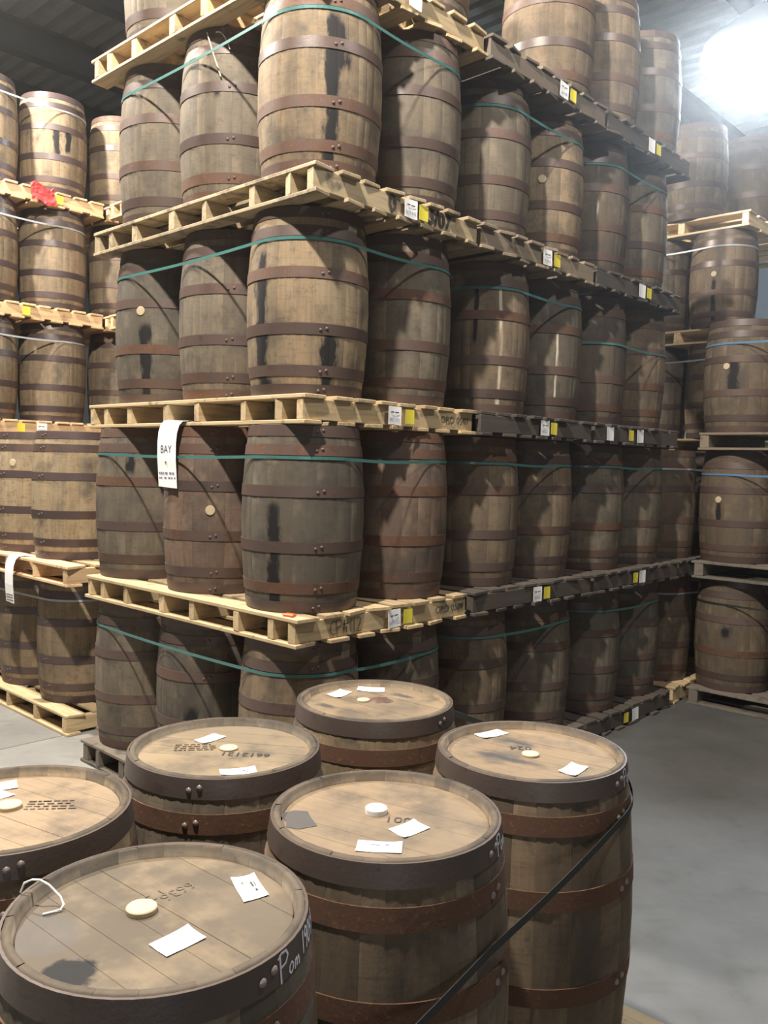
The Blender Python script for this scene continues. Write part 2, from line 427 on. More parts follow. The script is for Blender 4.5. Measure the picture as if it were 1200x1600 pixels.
V, F = disc(.247, .0, .02, 36); HEADM = mesh('head', V, F, M['head'])
V, F = disc(.026, -.006, .005, 16); BUNGM = mesh('bung', V, F, M['bung'])
def dome(r, h, seg=8):
    V = [(0, 0, h)]; F = []
    for q, (rr, hh) in enumerate(((.6, .85), (1, 0))):
        for k in range(seg): V.append((r * rr * cos(2 * pi * k / seg), r * rr * sin(2 * pi * k / seg), h * hh))
    for k in range(seg):
        k2 = (k + 1) % seg; F.append((0, 1 + k, 1 + k2)); F.append((1 + k, 1 + seg + k, 1 + seg + k2, 1 + k2))
    return V, F
V, F = dome(.0085, .005); RIVETM = mesh('rivet', V, F, M['rivet'], True); RIVETD = mesh('rivet', V, F, M['old_rivet'], True)

rng = random.Random(5)
OAK = dict(tan=(.232, .172, .108), grey=(.150, .124, .091), brown=(.166, .122, .080), red=(.152, .100, .073), dark=(.104, .082, .061), pale=(.32, .243, .150), slate=(.114, .099, .077), dim=(.120, .090, .060))
def barrel(label, group, loc, tint='grey', grime=0.0, drips=(), bungs=(), rust=.4, hoopc=(.088, .060, .051), rivets=None, heads='disc', rz=None, name='barrel'):
    """loc is the foot of the barrel; angles of drips, bungs and rivets are world angles about its axis"""
    if rz is None: rz = rng.uniform(0, 2 * pi)
    root = thing(name, label, 'barrel', group, loc, rz)
    base = OAK[tint]; k0 = rng.uniform(.92, 1.08); st = rng.choice(STAVES)
    dv = []
    for (a, hw, z0, z1, pale) in drips:
        dv.append(((cos(a - rz), sin(a - rz), hw), (z0, z1, pale)))
    for me in st:
        f = k0 * rng.choice((.86, .93, .97, 1.0, 1.03, 1.06, 1.14) if heads != 'none' else (.72, .85, 1.0, 1.1, 1.25, 1.4, 1.55)); g = rng.uniform(-.03, .03)
        o = link('stave', me, root, (base[0] * f * (1 + g), base[1] * f, base[2] * f * (1 - g)))
        o['grime'] = grime
        for i, (d1, d2) in enumerate(dv[:2]): o['drip%d' % (i + 1)] = d1; o['drip%dz' % (i + 1)] = d2
    hs = []
    for i, me in enumerate(HOOPM):
        f = rng.uniform(.8, 1.2)
        o = link('hoop', me, root, tuple(c * f for c in hoopc), rot=(0, 0, 0)); o['rust'] = rust + rng.uniform(-.25, .25); hs.append(o)
    if rivets is not None:
        for i, (h, (a, b)) in enumerate(zip(hs, HOOPS)):
            for s in (-1, 1):
                zc = (a + b) / 2 + s * .004; an = rivets + s * .05 + (i % 2) * .02 - rz; rr = R(zc) + .003
                link('rivet', RIVETM if heads == 'none' else RIVETD, h, loc=(rr * cos(an), rr * sin(an), zc), rot=(0, pi / 2, an))
    if heads == 'disc':
        link('head', HEADM, root, (.36, .265, .165), (0, 0, H - .052)); 
    link('head', HEADM, root, (.30, .22, .14), (0, 0, .03))
    for (a, z) in bungs:
        link('bung', BUNGM, root, loc=((R(z)) * cos(a - rz), R(z) * sin(a - rz), z), rot=(0, pi / 2, a - rz))
    return root
def face_angle(loc, frac):
    """world angle on a barrel at loc for a place that lies frac (-1 left .. 1 right) across it as seen from the aisle where the picture was taken"""
    return atan2(-loc[1], -loc[0]) + math.asin(frac)

# ------------------------------------------------------------------ pallet kit
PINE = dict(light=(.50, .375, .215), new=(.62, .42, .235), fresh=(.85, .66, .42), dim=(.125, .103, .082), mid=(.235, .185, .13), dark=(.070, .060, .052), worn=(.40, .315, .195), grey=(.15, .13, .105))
PALH = .138
ST8 = [(.004, .046), (.150, .192), (.408, .450), (.785, .830), (1.06, 1.115), (1.435, 1.480), (1.690, 1.735), (1.835, 1.88)]
STRIPES8 = ST8
def pallet(label, group, loc, a, b, tint, stringers=None, ntop=8, grime=0.0, seed=1, broken=.012, hh=PALH, rz=TH):
    """stringers run along x (length a); deck boards run along y (length b)"""
    rnd = random.Random(seed)
    root = thing('pallet', label, 'pallet', group, loc, rz)
    c0 = PINE[tint]
    def col():
        f = rnd.uniform(.78, 1.18); return tuple(c * f for c in c0)
    st = stringers or [(0, .045), (b / 2 - .022, b / 2 + .022), (b - .045, b)]
    tb = .020
    for (y0, y1) in st:
        V, F = jbox(0, y0, tb, a, y1, hh - tb, .004, rnd)
        o = link('stringer', mesh('stringer', V, F, M['pallet']), root, col()); o['grime'] = grime * .5
    pitch = a / ntop
    for i in range(ntop):
        wd = pitch * rnd.uniform(.66, .86); x = i * pitch + (pitch - wd) * rnd.uniform(.2, .8)
        if i == 0: x = -.004; wd = pitch * .85
        if i == ntop - 1: x = a - wd + .004
        V, F = jbox(x, -.012, hh - tb + .0005, x + wd, b + .012, hh, broken, rnd)
        o = link('top_board', mesh('top_board', V, F, M['pallet']), root, col()); o['grime'] = grime; o['grain_y'] = 1.0
    nb = ntop - 1; pitch = a / nb
    for i in range(nb):
        wd = pitch * rnd.uniform(.55, .72); x = i * pitch + (pitch - wd) * .5
        if i == 0: x = -.004
        if i == nb - 1: x = a - wd + .004
        V, F = jbox(x, -.012, 0, x + wd, b + .012, tb - .0005, broken, rnd)
        o = link('bottom_board', mesh('bottom_board', V, F, M['pallet']), root, col()); o['grime'] = grime; o['grain_y'] = 1.0
    return root
def quad_plate(w_, h_, th=.0012, curl=0.0):
    """thin sheet in the x,z plane, front towards -y"""
    n_ = 6; V = []; F = []
    for i in range(n_ + 1):
        u = i / n_; x = (u - .5) * w_; y = -curl * (u * 2 - 1) ** 2
        for (z, yy) in ((-h_ / 2, 0), (h_ / 2, 0), (h_ / 2, th), (-h_ / 2, th)): V.append((x, y + yy, z))
    for i in range(n_):
        for k in range(4):
            k2 = (k + 1) % 4; F.append((i * 4 + k, (i + 1) * 4 + k, (i + 1) * 4 + k2, i * 4 + k2))
    F.append((0, 1, 2, 3)); F.append(tuple(n_ * 4 + k for k in (3, 2, 1, 0)))
    return V, F
WHITEM = mesh('white_label', *quad_plate(.094, .092, curl=.003), M['paper'])
YELLOWM = mesh('yellow_label', *quad_plate(.068, .074, curl=.002), M['yellow'])
def bars(w_, h_, n_, seed=1):
    rnd = random.Random(seed); V = []; F = []; x = -w_ / 2
    while x < w_ / 2 - .001:
        bw = rnd.choice((.0012, .002, .003)); b_ = len(V)
        V += box(x, -.0004, -h_ / 2, min(x + bw, w_ / 2), .0004, h_ / 2); F += [tuple(q + b_ for q in f) for f in BOXF]
        x += bw + rnd.choice((.0012, .002))
    return V, F
def flat_text(s, size, mat, name='printed_text', bold=0.0):
    """text standing in the x,z plane, read from -y"""
    V, F = text_verts(s, size, 'CENTER', bold)
    return mesh(name, [(x, 0, y) for x, y, z in V], F, mat)
def pallet_label(root, s, kind='white', num=None, y=-.0165, z=.070, tilt=0.0):
    if kind == 'white':
        o = link('white_label', WHITEM, root, loc=(s, y, z), rot=(0, tilt, 0)); o['label'] = 'white paper label'
        if num:
            link('printed_text', flat_text(num, .026, M['blue_ink']), o, loc=(0, -.0042, -.022))
            V = []; F = []
            for q, (x0, x1) in enumerate(((-.03, -.008), (.0, .028))):
                b_ = len(V); V += box(x0, -.0004, 0, x1, .0004, .005); F += [tuple(i + b_ for i in f) for f in BOXF]
            link('printed_text', mesh('printed_text', V, F, M['ink']), o, loc=(0, -.004, .014))
    else:
        o = link('yellow_label', YELLOWM, root, loc=(s, y, z), rot=(0, tilt, 0)); o['label'] = 'yellow paper label'
    return o
def stencil(root, s, word, size, mat='faint_ink', y=-.0006, z=.070, tilt=0.0, bold=0.0):
    link('stencilled_text', flat_text(word, size, M[mat], 'stencilled_text', bold), root, loc=(s, y, z), rot=(0, tilt, 0))

# ------------------------------------------------------------------ straps
def hull(pts):
    pts = sorted(set(pts))
    def half(ps):
        h = []
        for p in ps:
            while len(h) > 1 and (h[-1][0] - h[-2][0]) * (p[1] - h[-2][1]) - (h[-1][1] - h[-2][1]) * (p[0] - h[-2][0]) <= 0: h.pop()
            h.append(p)
        return h
    a = half(pts); b = half(pts[::-1]); return a[:-1] + b[:-1]
def strap(label, centres, z, mat='strap', group='straps round the pallet loads', wd=.015, sag=None, off=.735, zfun=None, pad=0.0):
    r = R(off) + .0045 + pad; pts = []
    for c in centres:
        for k in range(64):
            if zfun: r = R(z - FGZ + zfun(c[0] + .3 * cos(2 * pi * k / 64), c[1] + .3 * sin(2 * pi * k / 64))) + .0095
            pts.append((round(c[0] + r * cos(2 * pi * k / 64), 4), round(c[1] + r * sin(2 * pi * k / 64), 4)))
    hp = hull(pts); P = []
    for i, p in enumerate(hp):
        q = hp[(i + 1) % len(hp)]; d = sqrt((q[0] - p[0]) ** 2 + (q[1] - p[1]) ** 2); m = max(1, int(d / .05))
        for j in range(m):
            u = j / m; x = p[0] + (q[0] - p[0]) * u; y = p[1] + (q[1] - p[1]) * u
            zz = z + (zfun(x, y) if zfun else 0) - (.010 * sin(pi * u) if d > .2 else 0)
            P.append((x, y, zz))
    V = []; F = []; n_ = len(P)
    for i, p in enumerate(P):
        a = P[i - 1]; b = P[(i + 1) % n_]; d = Vector((b[0] - a[0], b[1] - a[1], 0)).normalized(); o = Vector((d.y, -d.x, 0)) * .0008
        pv = Vector(p)
        for (s, h) in ((1, -wd / 2), (1, wd / 2), (-1, wd / 2), (-1, -wd / 2)): V.append(pv + o * s + Vector((0, 0, h)))
    for i in range(n_):
        j = (i + 1) % n_
        for k in range(4):
            k2 = (k + 1) % 4; F.append((i * 4 + k, j * 4 + k, j * 4 + k2, i * 4 + k2))
    return thing('strap', label, 'strap', group, data=mesh('strap', V, F, M[mat]))

# ------------------------------------------------------------------ the setting
def struct(name, V, F, mat, parent=None):
    o = link(name, mesh(name, V, F, mat), parent)
    if not parent: o['kind'] = 'structure'
    return o
S0, S1, T0, T1 = -7.6, 13.5, -9.0, 13.0
CEIL = 7.6
floor = struct('floor', [W(S0 - .2, T0 - .2, -.3), W(S1 + .2, T0 - .2, -.3), W(S1 + .2, T1 + .2, -.3), W(S0 - .2, T1 + .2, -.3)] + [W(S0 - .2, T0 - .2, -.02), W(S1 + .2, T0 - .2, -.02), W(S1 + .2, T1 + .2, -.02), W(S0 - .2, T1 + .2, -.02)], BOXF, M['floor'])
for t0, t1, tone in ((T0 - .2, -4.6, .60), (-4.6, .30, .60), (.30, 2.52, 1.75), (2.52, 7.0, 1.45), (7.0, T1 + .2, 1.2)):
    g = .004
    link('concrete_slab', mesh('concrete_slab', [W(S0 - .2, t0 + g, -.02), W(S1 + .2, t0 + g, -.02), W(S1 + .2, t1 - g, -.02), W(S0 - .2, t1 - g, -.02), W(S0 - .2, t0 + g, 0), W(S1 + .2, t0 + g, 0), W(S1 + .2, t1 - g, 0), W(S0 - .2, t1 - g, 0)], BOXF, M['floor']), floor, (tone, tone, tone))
def wall(name, a, b):
    (s0, t0), (s1, t1) = a, b
    V = [W(s0, t0, 0), W(s1, t0, 0), W(s1, t1, 0), W(s0, t1, 0), W(s0, t0, CEIL + .3), W(s1, t0, CEIL + .3), W(s1, t1, CEIL + .3), W(s0, t1, CEIL + .3)]
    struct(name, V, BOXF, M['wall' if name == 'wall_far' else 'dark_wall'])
wall('wall_far', (S1, T0), (S1 + .2, T1)); wall('wall_near', (S0 - .2, T0), (S0, T1))
wall('wall_left', (S0, T1), (S1, T1 + .2)); wall('wall_right', (S0, T0 - .2), (S1, T0))
# roof: corrugated sheets running along t, on beams running along s
ceiling = link('ceiling', None); ceiling['kind'] = 'structure'
def rib_sheet(width, length, pitch=.25, depth=.09):
    V = []; F = []; n_ = int(round(width / pitch)); prof = []
    for i in range(n_):
        x = i * pitch; prof += [(x, 0), (x + pitch * .56, 0), (x + pitch * .68, depth), (x + pitch * .88, depth)]
    prof.append((n_ * pitch, 0))
    for (x, z) in prof: V += [(x, 0, z), (x, length, z), (x, length, z + .003), (x, 0, z + .003)]
    for i in range(len(prof) - 1):
        for k in range(4):
            k2 = (k + 1) % 4; F.append((i * 4 + k, i * 4 + k2, (i + 1) * 4 + k2, (i + 1) * 4 + k))
    return mesh('roof_sheet', V, F, M['deck'])
sheet = rib_sheet(1.0, T1 - T0)
for i in range(int(S1 - S0) + 1):
    link('roof_sheet', sheet, ceiling, loc=W(S0 + i * 1.0, T0, CEIL), rot=(0, 0, TH))
def ibeam(L, w_, h_, t=.012):
    P = [(-w_ / 2, 0), (w_ / 2, 0), (w_ / 2, t), (t / 2, t), (t / 2, h_ - t), (w_ / 2, h_ - t), (w_ / 2, h_), (-w_ / 2, h_), (-w_ / 2, h_ - t), (-t / 2, h_ - t), (-t / 2, t), (-w_ / 2, t)]
    V = [(x, y, z) for x in (0, L) for (y, z) in P]; n_ = len(P)
    F = [(k, (k + 1) % n_, n_ + (k + 1) % n_, n_ + k) for k in range(n_)]
    F += [tuple(range(n_))[::-1], tuple(range(n_, 2 * n_))]
    return mesh('beam', V, F, M['beam'])
BM = ibeam(S1 - S0, .20, .42)
k = 0
t_ = -6.55
while t_ < T1:
    link('beam', BM, ceiling, loc=W(S0, t_, CEIL - .425), rot=(0, 0, TH)); t_ += 1.9

# high bay lamp in view
lampo = thing('high_bay_lamp', 'blazing white round high bay lamp under the roof', 'lamp', None, W(6.75, .55, 6.0))
V, F = lathe([(.0, -.12), (.22, -.09), (.42, .0), (.55, .14), (.58, .28), (.50, .42), (.0, .42)], 40)
link('globe', mesh('globe', V, F, mat_emit('lamp_glow', (.80, .90, 1, 1), LAMP_POWER), True), lampo)
V, F = lathe([(.60, .24), (.62, .24), (.60, .36), (.30, .60), (.16, .70), (.0, .70), (.0, .66), (.14, .66), (.28, .56), (.57, .34)], 36)
link('housing', mesh('housing', V, F, M['housing'], True), lampo)
link('hanger', mesh('hanger', *tube([(0, 0, .68), (0, 0, 1.2)], .012), M['housing']), lampo)

# ------------------------------------------------------------------ main stack
TZ = lambda k: k * 1.03                       # underside of a tier's pallets
TIERW = ['bottom tier', 'second tier up', 'third tier up', 'fourth tier up', 'top tier']
G_MAIN = 'barrels in the tall middle stack'; G_PAL = 'pallets in the tall middle stack'
CORN = {0: (-.03, -.0), 1: (-.03, 0), 2: (.03, .04), 3: (.03, 0), 4: (.03, .02)}
LEFT = {0: [.30, 1.08, 1.77], 1: [.30, 1.03, 1.77], 2: [.32, .985, 1.66], 3: [.30, 1.00, 1.63], 4: [None, None, 1.60]}
RIGHT = {0: [.915, 1.61, 2.35, 3.05, 3.69], 1: [.94, 1.673, 2.30, 3.03, 3.66], 2: [.975, 1.737, 2.36, 2.98, 3.61], 3: [.97, 1.688, 2.31, 2.93, 3.55], 4: [None, 1.06, 2.38, 3.02, 3.69]}
INFO = {  # (tier, column): tint, grime, words
 (3, 'L2'): ('grey', .1, 'grey oak barrel, farthest left on the left face of the middle stack, fourth tier'),
 (3, 'L1'): ('grey', .05, 'grey oak barrel with broken straw strings over its top, left of corner, fourth tier'),
 (3, 'C'): ('tan', .15, 'large oak barrel at the stack corner with black drip, fourth tier up'),
 (3, 'R1'): ('grey', .3, 'blotchy grey oak barrel just right of the corner barrel, fourth tier'),
 (3, 'R2'): ('grey', .05, 'grey oak barrel with pale bung on its left side, fourth tier up'),
 (3, 'R3'): ('tan', .05, 'tan oak barrel with bung in the middle, fourth tier up right face'),
 (3, 'R4'): ('dark', .3, 'dark oak barrel with white drips, fourth tier near far end'),
 (3, 'R5'): ('grey', .2, 'plain dim barrel at far right end of fourth tier, middle stack'),
 (2, 'L2'): ('slate', .3, 'dark grey barrel with pale bung above black streaks, third tier left end'),
 (2, 'L1'): ('grey', .1, 'plain grey-brown barrel left of the corner barrel, third tier up'),
 (2, 'C'): ('tan', .15, 'golden oak barrel with black stains at the stack corner, third tier'),
 (2, 'R1'): ('grey', .1, 'grey-brown barrel right of the stained corner barrel, third tier up'),
 (2, 'R2'): ('brown', .15, 'dark brown barrel with pale vertical streaks, second right of corner, third tier'),
 (2, 'R3'): ('slate', .15, 'mottled grey barrel, third right of the corner, third tier up'),
 (2, 'R4'): ('dark', .2, 'dark barrel, fourth right of the corner, low green strap, third tier'),
 (2, 'R5'): ('brown', .2, 'brown barrel at the far right end, low green strap, third tier'),
 (1, 'L2'): ('grey', .15, 'grey-brown barrel at the left end, green strapped, second tier up'),
 (1, 'L1'): ('red', .15, 'reddish barrel with bung hanging behind the white BAY sheet, second tier'),
 (1, 'C'): ('slate', .25, 'dark grey corner barrel with black bung hole drip, second tier up'),
 (1, 'R1'): ('red', .15, 'reddish-brown barrel right of the dark corner barrel, second tier'),
 (1, 'R2'): ('brown', .05, 'tan-brown barrel, second right of the corner, second tier up'),
 (1, 'R3'): ('brown', .1, 'slim looking brown barrel, third right of the corner, second tier'),
 (1, 'R4'): ('grey', .15, 'grey barrel, fourth right of the corner, second tier up'),
 (1, 'R5'): ('grey', .15, 'grey barrel at the far right end of second tier, middle stack'),
 (0, 'L2'): ('grey', .2, 'grey barrel with orange-rust upper hoop at the left end, bottom tier'),
 (0, 'L1'): ('slate', .35, 'dark grey barrel with black patch, left of corner, bottom tier'),
 (0, 'C'): ('brown', .05, 'brown corner barrel of the bottom tier, behind the standing group'),
 (0, 'R1'): ('dark', .1, 'shaded barrel right of corner, behind the rear standing barrel, bottom tier'),
 (0, 'R2'): ('brown', .15, 'dim brown barrel, second right of the corner, bottom tier'),
 (0, 'R3'): ('grey', .1, 'dim barrel with reddish hoops, third right of corner, bottom tier'),
 (0, 'R4'): ('slate', .1, 'bluish grey barrel, fourth right of the corner, bottom tier'),
 (0, 'R5'): ('slate', .25, 'dark barrel at the far right end of the bottom tier'),
 (4, 'L2'): ('grey', .1, 'barrel cut by the picture top, above the left end of stack'),
 (4, 'R1'): ('grey', .2, 'dim barrel at picture top on end of light topmost pallet'),
 (4, 'R2'): ('brown', .1, 'yellowish brown oak barrel on the dark topmost pallet, first from left'),
 (4, 'R3'): ('brown', .1, 'dim brown barrel on topmost pallet, second from the far end'),
 (4, 'R4'): ('slate', .1, 'grey hazy barrel standing last on the topmost tier near lamp'),
}
def dripspec(key, p):
    fa = lambda f: face_angle(p, f)
    D = {(3, 'C'): [(fa(.17), .032, -.08, .76, 0), (fa(.26), .055, .42, .72, 0)], (2, 'C'): [(fa(-.74), .042, -.05, .72, 0), (fa(.34), .046, -.08, .34, 0)],
         (1, 'C'): [(fa(-.45), .030, -.08, .54, 0), (fa(-.45), .036, .44, .53, 0)], (3, 'R4'): [(fa(-.15), .012, .10, .70, 1), (fa(.3), .012, .15, .75, 1)],
         (2, 'R2'): [(fa(.40), .013, .0, .78, 1), (fa(-.1), .016, .4, .78, 0)], (2, 'L2'): [(fa(-.42), .035, -.05, .48, 0)],
         (2, 'R3'): [(fa(.45), .008, .1, .6, 1), (fa(-.5), .05, .35, .65, 1)], (1, 'L2'): [(fa(-.35), .03, .6, .75, 0)], (0, 'L1'): [(fa(-.35), .04, .28, .45, 0)],
         (3, 'L1'): [(fa(-.35), .02, .5, .62, 0)]}
    return D.get(key, ())
def bungspec(key, p):
    fa = lambda f: face_angle(p, f)
    B = {(2, 'L2'): [(fa(-.5), .53)], (1, 'L1'): [(fa(-.15), .45)], (3, 'R2'): [(fa(-.72), .52)], (3, 'R3'): [(fa(.1), .47)]}
    return B.get(key, ())
MAINPOS = {}
for k in range(5):
    z = TZ(k) + PALH; cs, ct = CORN[k]
    places = []
    for i, t in enumerate(LEFT[k]):
        if t is None: continue
        places.append((('C', 'L1', 'L2')[i], cs + .32 - .02 * (i == 0), t + (ct if i == 0 else 0)))
    for i, s in enumerate(RIGHT[k]):
        if s is None: continue
        places.append(('R%d' % (i + (0 if k == 4 else 1)), s, .335 if i > 0 else .31 + ct))
    for nm, s, t in places:
        p = W(s, t, z); tint, gr, lab = INFO[(k, nm)]
        MAINPOS[(k, nm)] = p
        rust = .75 if nm in ('R1',) and k == 1 else .45
        barrel(lab, G_MAIN, p, tint, gr, dripspec((k, nm), p), bungspec((k, nm), p), rust, rivets=face_angle(p, .25 if nm == 'C' else -.1) if nm in ('C', 'L1') else None)
# pallets of the main stack
PA = {}
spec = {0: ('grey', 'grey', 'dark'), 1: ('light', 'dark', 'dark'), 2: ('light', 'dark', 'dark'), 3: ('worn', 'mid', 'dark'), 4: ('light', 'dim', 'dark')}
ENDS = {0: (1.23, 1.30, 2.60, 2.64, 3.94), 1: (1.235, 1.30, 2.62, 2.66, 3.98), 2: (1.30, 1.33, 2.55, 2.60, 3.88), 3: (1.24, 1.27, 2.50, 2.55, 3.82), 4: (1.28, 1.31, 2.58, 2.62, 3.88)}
PW = {'light': 'pale wooden pallet', 'worn': 'worn pale wooden pallet', 'grey': 'grimy grey pallet', 'dim': 'dark brown wooden pallet', 'mid': 'brown wooden pallet', 'dark': 'blackened wooden pallet'}
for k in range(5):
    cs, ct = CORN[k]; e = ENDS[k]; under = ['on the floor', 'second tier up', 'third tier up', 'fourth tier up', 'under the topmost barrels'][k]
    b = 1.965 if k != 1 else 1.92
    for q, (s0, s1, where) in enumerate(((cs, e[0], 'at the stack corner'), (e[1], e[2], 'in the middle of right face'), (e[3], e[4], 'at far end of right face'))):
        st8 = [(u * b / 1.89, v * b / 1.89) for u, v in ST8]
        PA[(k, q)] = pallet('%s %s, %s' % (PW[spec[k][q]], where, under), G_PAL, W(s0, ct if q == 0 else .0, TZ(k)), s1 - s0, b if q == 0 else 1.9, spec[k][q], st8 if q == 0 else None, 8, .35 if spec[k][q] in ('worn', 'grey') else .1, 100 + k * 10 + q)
        PA[(k, q)]['s0'] = s0
def lab(k, q, s, kind, num=None, **kw): pallet_label(PA[(k, q)], s - PA[(k, q)]['s0'], kind, num, **kw)
for k, q, s, kd, num in ((1, 0, .62, 'white', '009352'), (1, 0, .725, 'yellow', None), (2, 0, .629, 'white', '005291'), (2, 0, .745, 'yellow', None), (3, 0, .667, 'white', '009447'), (3, 0, .765, 'yellow', None), (4, 0, .683, 'white', None),
        (1, 1, 1.939, 'white', '01492'), (1, 1, 2.048, 'yellow', None), (2, 1, 1.96, 'white', '00327'), (2, 1, 2.063, 'yellow', None), (3, 1, 1.923, 'white', '00916'), (3, 1, 2.032, 'yellow', None), (4, 1, 2.043, 'white', '00748'), (4, 1, 2.148, 'yellow', None),
        (0, 2, 3.322, 'white', None), (0, 2, 3.182, 'yellow', None), (1, 2, 3.345, 'white', None), (1, 2, 3.24, 'yellow', None), (2, 2, 2.779, 'white', None), (2, 2, 3.085, 'yellow', None), (2, 2, 3.222, 'white', None), (3, 2, 3.161, 'white', None), (3, 2, 3.27, 'yellow', None), (4, 2, 3.217, 'white', None), (4, 2, 3.325, 'yellow', None)):
    lab(k, q, s, kd, num, tilt=rng.uniform(-.05, .05))
P10 = PA[(1, 0)]; s0 = P10['s0']
V, F = pen('CP#112', .072, .0042); link('handwritten_text', mesh('handwritten_text', [(x, -.0008, y) for x, y in V], F, M['ink']), P10, loc=(.19 - s0, 0, .032)); stencil(P10, 1.09 - s0, 'ORD 0509', .055, 'ink')
P20 = PA[(2, 0)]; stencil(P20, 1.14 - P20['s0'], 'ORD 0507', .056, 'faint_ink')
P30 = PA[(3, 0)]; stencil(P30, .55 - P30['s0'], '0', .115, 'faint_ink', bold=.004); stencil(P30, .915 - P30['s0'], '5/07', .105, 'faint_ink', bold=.004)
# splinters and an orange scrap on the corner pallets
o = thing('plastic_scrap', 'orange plastic scrap on pale pallet edge below dark corner barrel', 'scrap', None, W(.0, .075, TZ(1) + PALH + .001), TH + .2, mesh('plastic_scrap', *jbox(-.018, -.03, 0, .018, .03, .012, .004, rng), M['orange']))

# straps of the main stack
def P2(k, names): return [tuple(MAINPOS[(k, n_)][:2]) for n_ in names if (k, n_) in MAINPOS]
def far(k, s): return [tuple(W(s, 1.6)[:2])]
for k in range(4):
    z = TZ(k) + PALH + .735
    strap('green plastic strap round the corner pallet load, %s' % TIERW[k], P2(k, ('C', 'L1', 'L2', 'R1')) + [tuple(W(.9, 1.62)[:2])], z)
    strap('green plastic strap round the middle load of right face, %s' % TIERW[k], P2(k, ('R2', 'R3')) + [tuple(W(1.65, 1.6)[:2]), tuple(W(2.32, 1.6)[:2])], z)
    low = .56 if k == 2 else .735
    strap('green plastic strap round the far load of right face, %s' % TIERW[k], P2(k, ('R4', 'R5')) + [tuple(W(3.0, 1.6)[:2]), tuple(W(3.6, 1.6)[:2])], TZ(k) + PALH + low, off=low)
# broken straw-coloured twine over one fourth tier barrel
p = MAINPOS[(3, 'L1')]; pts = []
for i in range(9):
    u = i / 8; zz = .86 - .24 * u; a = face_angle(p, -.55 + .28 * u); r = R(zz) + .011; pts.append((r * cos(a), r * sin(a), zz))
V, F = tube(pts, .004, 5); pts = []
for i in range(7):
    u = i / 6; zz = .80 - .09 * u + .12 * u * (1 - u); a = face_angle(p, -.38 + .25 * u); r = R(zz) + .012; pts.append((r * cos(a), r * sin(a), zz + .05))
V2, F2 = tube(pts, .0035, 5); nb = len(V)
thing('twine', 'loose straw-coloured twine hanging over grey barrel, fourth tier', 'twine', None, p, 0, mesh('twine', V + V2, F + [tuple(i + nb for i in f) for f in F2], M['straw']))

# BAY sheet hung from the third tier pallet
def bay_sheet(label, loc, w_, h_, lines=True):
    root = thing('paper_sheet', label, 'paper sheet', 'hanging bay sheets', loc, TH)
    # local: sheet spans y (width), hangs in z, face towards -x
    prof = [(.10, .0), (.045, .004), (.0, .0), (-.020, -.02), (-.034, -.06), (-.040, -.12), (-.040, -.2), (-.034, -.28), (-.030, -h_)]
    V = []; F = []
    for (x, z) in prof:
        for (y, dx) in ((0, 0), (w_, 0), (w_, .0012), (0, .0012)): V.append((x + dx, y, z + (dx if z > -.001 else 0) + (.006 if y > 0 else 0)))
    for i in range(len(prof) - 1):
        for k in range(4):
            k2 = (k + 1) % 4; F.append((i * 4 + k, i * 4 + k2, (i + 1) * 4 + k2, (i + 1) * 4 + k))
    F += [(3, 2, 1, 0), tuple((len(prof) - 1) * 4 + k for k in range(4))]
    link('sheet', mesh('sheet', V, F, M['paper']), root)
    if lines:
        V, F = text_verts('BAY', .058)
        link('printed_text', mesh('printed_text', [(-.0416, w_ * .52 - x, -.150 + y) for x, y, z in V], F, M['ink']), root)
        V = []; F = []; rnd = random.Random(4)
        for r_ in range(3):
            y = w_ - .012
            while y > .015:
                wd = rnd.uniform(.008, .024); b_ = len(V); zz = -.275 - .026 * r_; xx = -.0362 + (-.275 - zz) * .1
                V += box(xx, max(y - wd, .01), zz - .004, xx + .001, y, zz + .004); F += [tuple(i + b_ for i in f) for f in BOXF]; y -= wd + rnd.uniform(.004, .02)
        link('printed_text', mesh('printed_text', V, F, M['blue_ink']), root)
        link('printed_text', mesh('printed_text', [(x, y, z) for x, y, z in box(-.0415, w_ * .5, -.222, -.040, w_ * .5 + .012, -.214)], BOXF, M['ink']), root)
    return root
bay_sheet('white paper sheet reading BAY, hung over left edge of pale third tier pallet', W(-.0, .965, TZ(2) + .0225), .175, .355)

